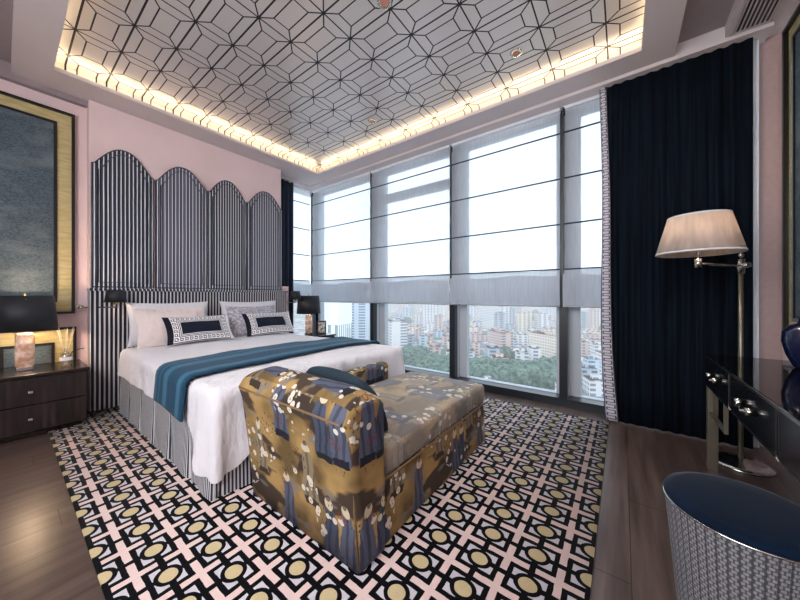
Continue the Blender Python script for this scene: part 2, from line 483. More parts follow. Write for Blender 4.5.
# tray ceiling: ring slab, pattern panel, cove recess
TX0, TX1, TY0, TY1 = .27, 3.05, -.12, 3.93
LIP = .035; CV = .09
ring = boxes([(.05, TX0, -.34, 4.30, ZC, ZC+LIP), (TX1, 3.28, -.34, 4.45, ZC, ZC+LIP),
              (TX0, TX1, -.34, TY0, ZC, ZC+LIP), (TX0, TX1, TY1, 4.40, ZC, ZC+LIP), (2.6, TX1, 4.40, 4.45, ZC, ZC+LIP),
              (.05, TX0-CV, -.34, 4.30, ZC+LIP, 3.3), (TX1+CV, 3.28, -.34, 4.45, ZC+LIP, 3.3),
              (TX0-CV, TX1+CV, -.34, TY0-CV, ZC+LIP, 3.3), (TX0-CV, TX1+CV, TY1+CV, 4.40, ZC+LIP, 3.3)])
struct('trim_ceiling_tray', ring, M['mauve'], 'pale mauve dropped border around the patterned ceiling tray', 'soffit')
cv = bmesh.new()
add_box(cv, TX0-CV, TX0-CV+.006, TY0-CV, TY1+CV, ZC+LIP, 3.222); add_box(cv, TX1+CV-.006, TX1+CV, TY0-CV, TY1+CV, ZC+LIP, 3.222)
add_box(cv, TX0-CV, TX1+CV, TY0-CV, TY0-CV+.006, ZC+LIP, 3.222); add_box(cv, TX0-CV, TX1+CV, TY1+CV-.006, TY1+CV, ZC+LIP, 3.222)
add_box(cv, TX0-CV, TX1+CV, TY0-CV, TY1+CV, 3.222, 3.26)
struct('ceiling', cv, M['lattice'], 'silvery ceiling panel covered in a dark geometric line lattice', 'ceiling')
struct('ceiling_outer', boxes([(-2.2, .05, -1.0, 4.4, 3.19, 3.3), (.05, 3.28, -1.0, -.34, 3.19, 3.3), (-2.2, .6, 4.30, 4.4, 3.05, 3.3)]), M['ceiling_plain'], 'plain dusky ceiling outside the dropped tray border', 'ceiling')
struct('wall_desk_bulkhead', bx(-2.2, 3.47, -.95, -.62, ZC, 3.19), M['mauve'], 'pale mauve bulkhead holding the air grille above the desk wall', 'soffit')
led = bmesh.new()
e = .03
for q in ((TX0-CV+e, TX0-CV+e+.012, TY0, TY1), (TX1+CV-e-.012, TX1+CV-e, TY0, TY1), (TX0, TX1, TY0-CV+e, TY0-CV+e+.012), (TX0, TX1, TY1+CV-e-.012, TY1+CV-e)):
    add_box(led, q[0], q[1], q[2], q[3], ZC+LIP, ZC+LIP+.008)
tag(obj('led_strip', led, M['led']), 'warm glowing light strip running inside the ceiling tray edge', 'light strip')
# baseboards
struct('baseboard_left', bx(-2.2, .52, 4.335, 4.36, 0, .12), M['mauve'], 'low baseboard behind the left bedside chest', 'baseboard')
struct('baseboard_desk', bx(-2.2, 3.47, -.95, -.93, 0, .12), M['mauve'], 'low baseboard under the desk', 'baseboard')

# ---------------- windows
def window(n, y0, y1, transom, label):
    w = thing('window_%d' % n, label, 'window', (3.55, (y0+y1)/2, 0), kind='structure')
    G = 3.66
    obj('frame', boxes([(G-.03, G+.05, y0, y1, .0, .09), (G-.03, G+.05, y0, y1, 3.06, 3.13),
                        (G-.03, G+.05, y0, y0+.05, .09, 3.06), (G-.03, G+.05, (y1-.10 if n > 1 else y1-.02), y1, .09, 3.06)] +
                       ([(G-.03, G+.05, y0+.05, y1-.10, 2.62, 2.74)] if transom else [])), M['greyframe'], w)
    obj('bottom_rail', bx(3.48, G-.03, y0, y1, 0, .085), M['blackframe'], w)
    obj('mullion', bx(3.48, 3.56, y1-.0, y1+.075, 0, 3.12), M['blackframe'], w)
    obj('mullion_side', bx(3.56, 3.74, y1-.0, y1+.075, 0, 3.12), M['greyframe'], w)
    obj('pane', bx(G, G+.006, y0+.05, (y1-.10 if n > 1 else y1-.02), .09, 3.06), M['pane'], w)
    return w
window(1, 3.19, 4.62, False, 'tall window bay nearest the corner, behind the right bedside lamp')
window(2, 1.80, 3.115, True, 'tall window bay with a dark transom, beyond the foot of the bed')
window(3, .53, 1.725, False, 'widest clear window bay beyond the chaise end')
window(4, -.86, .455, False, 'window bay half covered by the dark curtain')
w5 = thing('window_5', 'short window return between the bed wall and the glass corner', 'window', (3.1, 4.70, 0), kind='structure')
obj('frame', boxes([(2.6, 3.60, 4.66, 4.74, 0, .09), (2.6, 3.6, 4.66, 4.74, 3.06, 3.13), (3.54, 3.60, 4.62, 4.74, .09, 3.06), (2.6, 2.66, 4.66, 4.74, .09, 3.06)]), M['greyframe'], w5)
obj('pane', bx(2.66, 3.54, 4.70, 4.706, .09, 3.06), M['pane'], w5)
obj('corner_post', bx(3.56, 3.62, 4.66, 4.74, 0, 3.12), M['blackframe'], w5)

# ---------------- roman blinds
def blind(axis, a0, a1, plane, label, toggle=True):
    """axis 'y': hangs along y at x=plane ; axis 'x': hangs along x at y=plane"""
    base = (plane, (a0+a1)/2, 1.04) if axis == 'y' else ((a0+a1)/2, plane, 1.04)
    t = thing('roman_blind', label, 'blind', base, 'sheer roman blinds at the windows')
    Z = [1.42, 1.88, 2.345, 2.81]
    def P(s, z, off): return (plane - off, a0+(a1-a0)*s, z) if axis == 'y' else (a0+(a1-a0)*s, plane - off, z)
    def sheet(s, q):
        z = 1.40 + (3.065-1.40)*q
        near = min(abs(z-k) for k in Z)
        return P(s, z, .012*math.sin(PI*min(1, near/.23)) + .004*noise.noise(Vector((s*6, z*3, a0))))
    obj('cloth', grid(24, 40, sheet), M['blind'], t)
    def fold(k, z0, z1, off):
        def f(s, q):
            z = z0 + (z1-z0)*q
            sag = .012*math.sin(s*PI*3 + a0*5 + k*2)*q
            return P(s, z + sag, off + .02*math.sin(PI*q))
        return f
    fb = merge(grid(24, 8, fold(0, 1.06, 1.42, .012)), grid(24, 8, fold(1, 1.04, 1.36, .034)))
    obj('stacked_fold', fb, M['blind_fold'], t)
    for z in Z:
        obj('batten', tube([P(0, z, .014), P(1, z, .014)], .0075, 6), M['blackframe'], t)
    obj('hem_bar', tube([P(0, 1.045, .03), P(1, 1.045, .03)], .012, 8), M['greyframe'], t)
    obj('head_rail', (bx(plane-.03, plane+.03, a0, a1, 3.04, 3.07) if axis == 'y' else bx(a0, a1, plane-.03, plane+.03, 3.04, 3.07)), M['white_sheer'], t)
    if toggle:
        obj('cord', merge(tube([P(.995, 3.05, .02), P(.995, 1.30, .02)], .004, 6), tube([P(.995, 3.06, .02), P(.995, 2.98, .02)], .013, 6)), M['blackframe'], t)
blind('y', 3.135, 4.575, 3.44, 'sheer roman blind nearest the glass corner, above the bedside lamp')
blind('y', 1.765, 3.122, 3.44, 'sheer roman blind in front of the dark transom, second bay from the corner')
blind('y', .515, 1.75, 3.44, 'widest sheer roman blind, above the clearest view of the city')
blind('y', -.76, .485, 3.44, 'sheer roman blind partly hidden by the tall dark curtain')
blind('x', 2.72, 3.385, 4.60, 'narrow sheer roman blind on the short window return by the slim curtain', False)

# ---------------- curtains
def curtain(name, label, pts0, pts1, z0, z1, amp, waves, mat, t, nu=160, flare=0):
    (x0, y0), (x1, y1) = pts0, pts1
    L = math.hypot(x1-x0, y1-y0); dx, dy = (x1-x0)/L, (y1-y0)/L; nx, ny = -dy, dx
    def f(s, q):
        z = z0 + (z1-z0)*q; ph = s*waves*2*PI
        a = amp*(.75+.25*math.sin(s*17))*(1.1-.3*q)
        o = a*math.sin(ph) + .004*noise.noise(Vector((s*20, z*1.5, 0)))
        s2 = s*L - flare*(1-q)**2*(1-s)
        return (x0+dx*s2+nx*o, y0+dy*s2+ny*o, z)
    return obj(name, solid(grid(nu, 10, f), .004), mat, t)
t = thing('curtain', 'tall midnight velvet curtain with patterned leading edge, beside the floor lamp', 'curtain', (3.33, -.35, 0))
curtain('drape', '', (3.34, .115), (3.34, -.775), .012, 3.068, .013, 11, M['curtain'], t)
def trimf(s, q):
    z = .012 + 3.056*q
    w = .055 + .05*(1-q)**1.5
    yy = .155 + .015*(1-q) + .012*math.sin(q*7) - .05*(1-q)**2
    return (3.325 - .02*math.sin(s*PI) - .012*math.sin(q*5), yy + .01 - w*s, z)
obj('edge_trim', solid(grid(6, 40, trimf, lambda a, c: (a, c*3.1)), .004), M['trim'], t)
t = thing('slim_curtain', 'slim navy curtain hanging between the striped headboard and the corner window', 'curtain', (2.82, 4.50, 0))
curtain('drape', '', (2.63, 4.50), (2.985, 4.50), .012, 3.068, .03, 4, plain('navy_curtain_cloth', (24, 40, 62), .8, var=.2, scale=10), t, 80)
t = thing('sheer_curtain', 'white sheer curtain edge showing right of the tall dark curtain', 'curtain', (3.40, -.86, 0))
curtain('drape', '', (3.38, -.778), (3.40, -.815), .012, 3.068, .012, 2, M['white_sheer'], t, 24)

# ---------------- rug
rb = grid(2, 2, lambda a, c: (.235 + 3.02*a, .10 + 4.03*c, .012)); rb = solid(rb, .010)
tag(obj('rug', rb, M['rug']), 'large black, pink and cream geometric rug under the bed', 'rug')

# ================================================================== HEADBOARD SCREEN + BED
t = thing('bed', 'double bed with striped headboard, striped valance and white bedding', 'bed', (1.58, 3.0, 0))
HB = 4.15
obj('headboard', bx(.515, 2.64, HB, 4.25, .012, 1.20, .012), M['stripe_low'], t)
obj('headboard_ledge', bx(.505, 2.65, HB-.012, 4.25, 1.20, 1.225, .006), M['stripe_panel'], t)
BX0, BX1, BY0, BY1 = .705, 2.46, 1.82, 3.97
per = [(BX0, BY1), (BX0, BY0), (BX1, BY0), (BX1, BY1)]
def perim(s):
    L = [BY1-BY0, BX1-BX0, BY1-BY0]; T = sum(L); d = s*T
    if d <= L[0]: return BX0, BY1-d, -1, 0, d
    if d <= L[0]+L[1]: return BX0+d-L[0], BY0, 0, -1, d
    return BX1, BY0+d-L[0]-L[1], 1, 0, d
def skf(s, q):
    x, y, nx, ny, d = perim(s)
    pl = abs(((d+.16) % .36) - .18); dip = -.022*math.exp(-(pl/.016)**2)
    o = dip*(1-q) + .008*math.sin(d*19)*(1-q) + .012*(1-q)
    return (x+nx*o, y+ny*o, .014 + .366*q)
TL = 2*(BY1-BY0)+BX1-BX0
obj('valance', grid(420, 4, skf, lambda a, c: (a*TL, c*.37)), M['stripe_skirt'], t)
obj('mattress', bx(BX0+.035, BX1-.035, BY0+.01, 4.13, .36, .605, .04, 3), M['white_linen'], t, smooth=True)
# folding screen of four arched panels standing on the ledge
def panel_bm(w, z0, zs, zp, th, inset=0, y=0):
    n = 28; top = []
    for i in range(n+1):
        s = i/n; u = 2*s-1; 
        hh = (.5+.5*math.cos(PI*min(1, max(0, abs(u)-.04)/.90)))**.50
        top.append((-w/2+inset + (w-2*inset)*s, zs + (zp-zs)*hh - inset))
    bm = bmesh.new(); uv = bm.loops.layers.uv.verify()
    for yy, flip in ((y, False), (y+th, True)):
        pass
    f0 = [bm.verts.new((x, y, z)) for x, z in top]; b0 = [bm.verts.new((x, y, z0+inset)) for x, z in top]
    f1 = [bm.verts.new((x, y+th, z)) for x, z in top]; b1 = [bm.verts.new((x, y+th, z0+inset)) for x, z in top]
    for i in range(n):
        bm.faces.new((b0[i], b0[i+1], f0[i+1], f0[i])); bm.faces.new((b1[i+1], b1[i], f1[i], f1[i+1]))
        bm.faces.new((f0[i], f0[i+1], f1[i+1], f1[i])); bm.faces.new((b0[i+1], b0[i], b1[i], b1[i+1]))
    bm.faces.new((b0[0], f0[0], f1[0], b1[0])); bm.faces.new((b0[n], b1[n], f1[n], f0[n]))
    bm.normal_update(); box_uv(bm); return bm, top
W = .512
M['charcoal'] = plain('charcoal_piping', (58, 60, 72), .5)
names = [('leftmost arched panel of the striped screen', 0), ('second', 1), ('third', 2), ('fourth', 3)]
scr = thing('folding_screen', 'folding screen of four arched striped panels standing above the bed headboard', 'screen', (1.58, 4.19, 1.225))
for k in range(4):
    cx = .515 + W*(k+.5) + .005
    ang = math.radians(7 if k % 2 == 0 else -7)
    R = Matrix.Translation((cx, 4.19, 0)) @ Matrix.Rotation(ang, 4, 'Z')
    mt = M['stripe_panel'] if k % 2 == 0 else M['stripe_sheen']
    bm, top = panel_bm(W-.012, 1.226, 2.46, 2.67, .022)
    bm.transform(R); pn = obj('screen_panel', bm, mt, scr)
    # raised mitred border: piping following the outline, twice
    for ins, rr in ((.004, .006), (.050, .004)):
        pts = [(-(W-.012)/2+ins, 1.236+ins)]
        pts += [((x)*(1-2*ins/(W-.012)), z-ins*1.0) for x, z in top] + [((W-.012)/2-ins, 1.236+ins), (-(W-.012)/2+ins, 1.236+ins)]
        tb = tube([(a, -.002, c) for a, c in pts], rr, 6); tb.transform(R)
        obj('piping', tb, M['charcoal'], pn)
# duvet ------------------------------------------------------------
def topz(x, y):
    u = (x-BX0)/(BX1-BX0)*2-1
    return .625 + .022*(1-u*u) + .012*noise.noise(Vector((x*2.2, y*2.2, 0))) + .005*noise.noise(Vector((x*8, y*6, 3)))
sm = lambda q: (lambda c: c*c*(3-2*c))(max(0, min(1, q)))
def duvet(x0, x1, y0, y1, Dl, Df, nx=60, ny=70, r=.06, front=True, off=0, wav=.026, flat=False):
    bm = bmesh.new(); uv = bm.loops.layers.uv.verify(); UV = {}
    xi0, xi1, yi0 = x0+r, x1-r, (y0+r if front else y0)
    V = [[None]*(ny+1) for _ in range(nx+1)]
    for i in range(nx+1):
        for j in range(ny+1):
            x = xi0+(xi1-xi0)*i/nx; y = yi0+(y1-yi0)*j/ny
            V[i][j] = bm.verts.new((x, y, topz(x, y)+off)); UV[V[i][j]] = (x, y)
    for i in range(nx):
        for j in range(ny): bm.faces.new((V[i][j], V[i+1][j], V[i+1][j+1], V[i][j+1]))
    path = [(V[0][j], (-1, 0)) for j in range(ny, -1, -1)]
    if front:
        for k in range(1, 9): a = PI/2*k/9; path.append((V[0][0], (-math.cos(a), -math.sin(a))))
        path += [(V[i][0], (0, -1)) for i in range(nx+1)]
        for k in range(1, 9): a = PI/2*k/9; path.append((V[nx][0], (math.sin(a), -math.cos(a))))
    rpath = [(V[nx][j], (1, 0)) for j in range(ny+1)]
    paths = [path + rpath] if front else [path, rpath]
    for pth in paths:
        prev = None; s = 0; lp = None
        for vt, (dx, dy) in pth:
            if lp is not None: s += (vt.co-lp).length + (.02 if (vt.co-lp).length < 1e-6 else 0)
            lp = vt.co.copy()
            corner = abs(dx*dy)*2
            D = (Dl(vt.co.y) if abs(dx) > .5 else Df(vt.co.x)) if not corner else max(Dl(vt.co.y), Df(vt.co.x))*(1+.05*corner)
            col = [vt]
            for k in range(1, 5):
                a = PI/2*k/4; col.append(bm.verts.new((vt.co.x+dx*r*math.sin(a), vt.co.y+dy*r*math.sin(a), vt.co.z-r*(1-math.cos(a)))))
            nd = 9; base = vt.co.z-r
            for k in range(1, nd+1):
                q = k/nd; wv = wav*q*(1 if corner or abs(dy) > .5 else .25+.75*sm((2.35-vt.co.y)/.4))*(math.sin(s*13+1)+.5*math.sin(s*29)) + .03*corner*q + .012*q
                col.append(bm.verts.new((vt.co.x+dx*(r+wv), vt.co.y+dy*(r+wv), base-(D-r)*q)))
            for k, c in enumerate(col):
                if k: 
                    L = r*PI/2*min(k, 4)/4 + max(0, (vt.co.z-c.co.z-r))
                    UV[c] = (vt.co.x+dx*L, vt.co.y+dy*L)
            if prev:
                for k in range(len(col)-1):
                    q = [prev[k], col[k], col[k+1], prev[k+1]]
                    q2 = []
                    for z in q:
                        if z not in q2: q2.append(z)
                    if len(q2) > 2: bm.faces.new(q2)
            prev = col
    for f in bm.faces:
        f.smooth = True
        for l in f.loops: l[uv].uv = UV[l.vert]
    bmesh.ops.recalc_face_normals(bm, faces=bm.faces[:])
    return bm
dv = duvet(BX0-.012, BX1+.02, BY0-.03, 3.93, lambda y: .245 + .235*sm((2.18-y)/.30), lambda x: .48 - .20*sm((x-.80)/.2))
obj('duvet', dv, M['white_linen'], t)
# throw
th = duvet(BX0-.03, BX1+.038, 2.14, 2.69, lambda y: .26-.02*sm((y-2.2)/.5), None, 60, 14, .065, False, .02, .006)
th2 = obj('throw_blanket', th, M['throw']); tag(th2, 'teal ribbed throw laid across the foot half of the white duvet', 'throw')
md = th2.modifiers.new('Solidify', 'SOLIDIFY'); md.thickness = .012; md.offset = 1

# pillows ----------------------------------------------------------
def pillow_bm(w, h, tk, flange=.0, n=26, seed=0, pin0=0.0):
    bm = bmesh.new(); uv = bm.loops.layers.uv.verify()
    rows = {}
    for side in (1, -1):
        for i in range(n+1):
            for j in range(n+1):
                u = 2*i/n-1; v = 2*j/n-1
                fu = 1+flange/(w/2); 
                uu = abs(u)*fu; vv = abs(v)*(1+flange/(h/2))
                bulge = (max(0, 1-uu**2.2)**.7)*(max(0, 1-vv**2.2)**.7)
                pin = pin0*(u*u*v*v)
                cc = 0 if pin0 else .06
                x = u*(w/2)*(1-cc*(1-v*v) - pin)
                z = v*(h/2)*(1-cc*1.3*(1-u*u) - pin)
                y = side*(tk/2*bulge + .0025) + .012*noise.noise(Vector((u*2+seed, v*2, seed)))*bulge
                rows[(side, i, j)] = (x, y, z, u*w/2, v*h/2)
    VT = {}
    for k, p in rows.items():
        VT[k] = bm.verts.new(p[:3])
    for side in (1, -1):
        for i in range(n):
            for j in range(n):
                ks = [(side, i, j), (side, i+1, j), (side, i+1, j+1), (side, i, j+1)]
                if side == 1: ks = ks[::-1]
                f = bm.faces.new([VT[k] for k in ks]); f.smooth = True
                for l, k in zip(f.loops, ks): l[uv].uv = (rows[k][3], rows[k][4])
    edge = [(i, 0) for i in range(n)] + [(n, j) for j in range(n)] + [(i, n) for i in range(n, 0, -1)] + [(0, j) for j in range(n, 0, -1)]
    for a, b2 in zip(edge, edge[1:]+edge[:1]):
        f = bm.faces.new([VT[(-1,)+a], VT[(1,)+a], VT[(1,)+b2], VT[(-1,)+b2]])
        for l, k in zip(f.loops, ((-1,)+a, (1,)+a, (1,)+b2, (-1,)+b2)): l[uv].uv = (rows[k][3], rows[k][4])
    bmesh.ops.recalc_face_normals(bm, faces=bm.faces[:])
    return bm
def pillow(name, w, h, tk, loc, lean, yaw, mat, label, cat='pillow', flange=0, group=None, seed=0, roll=0):
    bm = pillow_bm(w, h, tk, flange, seed=seed)
    o = obj(name, bm, mat); o.location = loc; o.rotation_euler = (math.radians(-lean), math.radians(roll), math.radians(yaw))
    return tag(o, label, cat, group)
pillow('pillow', .76, .46, .19, (1.14, 4.035, .855), 12, 0, M['white_linen'], 'white pillow at the back left, upright against the striped headboard', flange=.03, group='pillows on the bed', seed=1)
pillow('pillow', .76, .46, .19, (2.03, 4.035, .855), 12, 0, M['white_linen'], 'white pillow at the back right, upright against the striped headboard', flange=.03, group='pillows on the bed', seed=2)
pillow('pillow', .66, .42, .19, (1.11, 3.84, .825), 22, 2, M['lamp_tint_linen'], 'lamp tinted white pillow propped behind the left lumbar cushion', flange=.03, group='pillows on the bed', seed=3)
pillow('pillow', .64, .42, .19, (1.97, 3.84, .825), 22, -1, M['damask'], 'grey damask pillow propped behind the right lumbar cushion', flange=.02, group='pillows on the bed', seed=4)
pillow('lumbar_cushion', .64, .31, .12, (1.29, 3.66, .795), 30, 2, M['key'], 'oblong cushion with navy centre and meander border, left one on the bed', 'cushion', group='lumbar cushions on the bed', seed=5)
pillow('lumbar_cushion', .64, .31, .12, (2.08, 3.66, .795), 30, -1, M['key'], 'oblong cushion with navy centre and meander border, right one nearer the window', 'cushion', group='lumbar cushions on the bed', seed=6)

# ================================================================== CHAISE
cx0, cx1, cy0, cy1 = .87, 2.27, .86, 1.70
t = thing('chaise_longue', 'chaise longue in gold figure print fabric at the foot of the bed', 'chaise', (1.5, 1.28, .012))
def loft_y(prof, y0, y1, rnd=.03, nseg=4, ny=6):
    """closed profile in x-z swept along y with softened ends"""
    cxm = sum(p[0] for p in prof)/len(prof); czm = sum(p[1] for p in prof)/len(prof)
    secs = []
    for k in range(nseg+1):
        a = PI/2*k/nseg; secs.append((y0+rnd*(1-math.sin(a)), 1-(rnd*(1-math.cos(PI/2-a)))/.22 if False else rnd*(1-math.sin(a))))
    secs = [(y0+rnd*(1-math.cos(PI/2*k/nseg)), rnd*(1-math.sin(PI/2*k/nseg))) for k in range(nseg+1)]
    mid = [(y0+rnd+(y1-y0-2*rnd)*k/ny, 0) for k in range(1, ny)]
    secs = secs + mid + [(y1-(s[0]-y0), s[1]) for s in secs[::-1]]
    bm = bmesh.new(); rings = []
    n = len(prof)
    for yy, ins in secs:
        ring = []
        for i, (x, z) in enumerate(prof):
            xa, za = prof[i-1]; xb, zb = prof[(i+1) % n]
            tx, tz = xb-xa, zb-za; L = math.hypot(tx, tz) or 1
            ring.append(bm.verts.new((x - tz/L*ins, yy, z + tx/L*ins)))
        rings.append(ring)
    for a, b2 in zip(rings, rings[1:]):
        for i in range(n):
            j = (i+1) % n; f = bm.faces.new((a[i], b2[i], b2[j], a[j])); f.smooth = True
    bm.faces.new(rings[0]); bm.faces.new(rings[-1][::-1])
    bmesh.ops.recalc_face_normals(bm, faces=bm.faces[:]); bm.normal_update(); return bm
def arc(cx, cz, rx, rz, a0, a1, n): return [(cx+rx*math.cos(math.radians(a0+(a1-a0)*k/n)), cz+rz*math.sin(math.radians(a0+(a1-a0)*k/n))) for k in range(n+1)]
# profile counter-clockwise in x-z seen from -y (x right, z up): start bottom left
back = [(cx0+.17, .012), (1.04, .30), (1.035, .50)] + arc(.915, .65, .118, .10, 10, 168, 12) + [(.785, .645), (.805, .58), (.835, .35), (.855, .18), (cx0, .012)]
bb = loft_y(back, cy0-.015, cy1+.03, .035, 6, 8)
for v in bb.verts:
    e2 = min(v.co.y-cy0, cy1-v.co.y)
    if v.co.z > .66 and e2 < .10: v.co.z -= (v.co.z-.66)*.38*(1-max(0, e2)/.10)**2
box_uv(bb); obj('back', bb, M['print'], t)
sb = bx(cx0+.16, cx1, cy0+.012, cy1-.01, .012, .315, .02, 3)
bmesh.ops.subdivide_edges(sb, edges=sb.edges[:], cuts=5, use_grid_fill=True)
for v in sb.verts:
    q = 1-v.co.z/.315
    v.co.x += (.012*q if v.co.x > 1.8 else 0); v.co.y += (-.010*q if v.co.y < 1.2 else 0) + .004*math.sin(v.co.x*22)*q*(1 if v.co.y < 1.2 else 0)
sb.normal_update(); box_uv(sb); obj('base', sb, M['print'], t, smooth=True)
def cush(s, q):
    return None
sc = bx(cx0+.185, cx1+.01, cy0+.005, cy1-.12, .312, .455, .03, 4)
bmesh.ops.subdivide_edges(sc, edges=[e for e in sc.edges if e.calc_length() > .2], cuts=12, use_grid_fill=True)
for v in sc.verts:
    a = (v.co.x-cx0-.185)/(cx1-cx0-.175); b2 = (v.co.y-cy0)/(cy1-cy0-.12)
    if v.co.z > .44: v.co.z += .022*max(0, math.sin(PI*min(1, max(0, a))))**.5*max(0, math.sin(PI*min(1, max(0, b2))))**.5 + .003*noise.noise(Vector((v.co.x*5, v.co.y*5, 1)))
sc.normal_update(); box_uv(sc); obj('seat_cushion', sc, M['print_toplit'], t, smooth=True)
arm = [(p[0], p[1]) for p in [(1.585, .30), (1.585, .50)] + arc(1.64, .525, .058, .05, 180, 0, 8) + [(1.70, .30)]]
ab = bx(1.05, 1.98, 1.59, 1.70, .30, .585, .03, 4); obj('arm', ab, M['print'], t, smooth=True)
welt = plain('tan_piping', (124, 98, 66), .6)
obj('piping', tube([(.790, cy0+.02, .640)] + [(.786, cy0+.03+(cy1-cy0-.04)*k/6, .646) for k in range(7)], .005, 6), welt, t)
obj('piping', tube([(1.055, cy0+.004, .315), (1.6, cy0+.002, .315), (cx1-.01, cy0+.004, .315)], .005, 6), welt, t)
obj('piping', tube([(.812, cy0+.004, .60), (.842, cy0+.004, .38), (.872, cy0+.002, .03)], .005, 6), welt, t)
pb = pillow_bm(.64, .46, .13, 0, seed=9, pin0=.26)
o = obj('throw_pillow', pb, M['teal_dark']); o.location = (1.155, 1.27, .54); o.rotation_euler = (math.radians(-12), 0, math.radians(-90))
o.rotation_euler = (Matrix.Rotation(math.radians(-90), 4, 'Z') @ Matrix.Rotation(math.radians(20), 4, 'X')).to_euler()
tag(o, 'dark teal ribbed cushion leaning inside the back of the printed chaise', 'cushion')

# ================================================================== BEDSIDE CHESTS
def chest(x0, x1, label):
    y0, y1, H = 3.80, 4.315, .52
    t = thing('bedside_chest', label, 'nightstand', ((x0+x1)/2, 4.06, 0), 'dark bedside chests')
    obj('carcass', boxes([(x0, x1, y0+.02, y1, .05, H-.025), (x0+.03, x1-.03, y0+.05, y1-.02, .013, .05)]), M['espresso_plain'], t)
    obj('top', bx(x0-.008, x1+.008, y0-.012, y1, H-.025, H, .004), M['espresso_plain'], t)
    for z0, z1 in ((.06, .265), (.275, .485)):
        d = obj('drawer', bx(x0+.008, x1-.008, y0, y0+.03, z0, z1, .003), M['espresso'], t)
        xm = (x0+x1)/2; zm = (z0+z1)/2
        obj('knob', merge(tube([(xm, y0, zm), (xm, y0-.02, zm)], .007, 8), bx(xm-.013, xm+.013, y0-.03, y0-.018, zm-.010, zm+.010, .003)), M['chrome'], d)
    return t
chest(-.18, .46, 'dark wood two drawer chest left of the bed, under the marble lamp')
chest(2.68, 3.30, 'dark wood bedside chest on the window side of the bed, mostly hidden')
# table lamps
def table_lamp(loc, label, energy):
    t = thing('table_lamp', label, 'lamp', (0, 0, 0), 'marble bedside lamps')
    obj('foot', bx(-.045, .045, -.045, .045, 0, .03, .004), M['chrome'], t)
    obj('stem', lathe([(.0, .025), (.042, .025), (.052, .04), (.054, .17), (.052, .30), (.04, .315), (.0, .318)], 8), M['onyx'], t)
    obj('neck', tube([(0, 0, .31), (0, 0, .46)], .008, 8), M['brass'], t)
    sh = lathe([(.188, .34), (.165, .63)], 40)
    obj('lamp_shade', solid(sh, .004), M['shade_black'], t)
    obj('finial', merge(tube([(-.17, 0, .60), (.17, 0, .60)], .003, 6), tube([(0, -.17, .60), (0, .17, .60)], .003, 6), lathe([(0, .63), (.012, .64), (0, .655)], 10), tube([(0, 0, .46), (0, 0, .64)], .004, 6)), M['brass'], t)
    obj('bulb', lathe([(0, .44), (.024, .47), (.028, .50), (.016, .535), (0, .545)], 14), M['lamp_glow'], t)
    t.location = loc
    pl = bpy.data.lights.new('lamp_bulb_light', 'POINT'); pl.energy = energy; pl.color = (1, .72, .45); pl.shadow_soft_size = .03
    lo = bpy.data.objects.new('lamp_bulb_light', pl); C.objects.link(lo); lo.location = (loc[0], loc[1], loc[2]+.585)
    pl2 = pl.copy(); pl2.energy = energy*.8; lo2 = bpy.data.objects.new('lamp_bulb_light', pl2); C.objects.link(lo2); lo2.location = (loc[0]+.03, loc[1]-.03, loc[2]+.40)
table_lamp((.12, 4.05, .52), 'marble lamp with black drum shade on the left bedside chest', 12)
table_lamp((3.00, 4.10, .52), 'marble lamp with black drum shade in front of the corner window', 2)
# reed diffuser
t = thing('reed_diffuser', 'clear glass reed diffuser beside the left marble lamp', 'diffuser', (.345, 3.97, .52))
obj('bottle', lathe([(0, .521), (.034, .521), (.036, .53), (.036, .61), (.03, .63), (.014, .645), (.014, .675), (.017, .68)], 20, (.345, 3.97, 0)), M['bottle'], t)
obj('ribbon', lathe([(.037, .575), (.04, .59), (.037, .605)], 20, (.345, 3.97, 0)), M['white_linen'], t)
for k in range(6):
    a = k*1.05+.3
    obj('reed', tube([(.345-.012*math.cos(a), 3.97-.012*math.sin(a), .54), (.345+.055*math.cos(a), 3.97+.055*math.sin(a), .85+.01*(k % 3))], .0028, 5), M['wood_reed'], t)
# small photo frame on the far chest
t = thing('photo_frame', 'small dark picture frame standing right of the window side lamp', 'picture frame', (3.16, 3.98, .52))
obj('frame', boxes([(3.07, 3.25, 3.97, 3.985, .52, .54), (3.07, 3.25, 3.97, 3.985, .715, .735), (3.07, 3.09, 3.97, 3.985, .54, .715), (3.23, 3.25, 3.97, 3.985, .54, .715), (3.13, 3.19, 3.985, 4.04, .52, .53)]), M['espresso_plain'], t)
obj('picture', bx(3.09, 3.23, 3.974, 3.98, .54, .715), M['photo'], t)
# wall swing sconces
def sconce(wx, wy, wz, sx, sy, label):
    t = thing('wall_sconce', label, 'wall lamp', (wx, wy, wz), 'swing arm sconces by the headboard')
    obj('wall_plate', tube([(wx, wy, wz), (wx, wy-.03, wz)], .03, 20), M['chrome'], t)
    obj('arm', merge(tube([(wx, wy-.02, wz), (wx, wy-.09, wz), (sx, sy, wz), (sx, sy, wz+.04)], .007, 8), lathe([(0, -.02), (.015, -.01), (.015, .01), (0, .02)], 12, (wx, wy-.09, wz))), M['chrome'], t)
    obj('socket', lathe([(0, 0), (.02, 0), (.022, .03), (.012, .05), (0, .05)], 14, (sx, sy, wz+.03)), M['brass'], t)
    obj('lamp_shade', solid(lathe([(.086, wz+.05), (.066, wz+.175)], 30, (sx, sy, 0)), .003), M['shade_black'], t)
    l = bpy.data.lights.new('sconce_light', 'POINT'); l.energy = 1.2; l.color = (1, .7, .45); l.shadow_soft_size = .02
    lo = bpy.data.objects.new('sconce_light', l); C.objects.link(lo); lo.location = (sx, sy, wz+.115)
sconce(.47, 4.36, 1.035, .68, 4.03, 'black shaded swing arm wall lamp at the left end of the headboard')
sconce(2.70, 4.36, 1.045, 2.72, 4.05, 'black shaded swing arm wall lamp at the window end of the headboard')
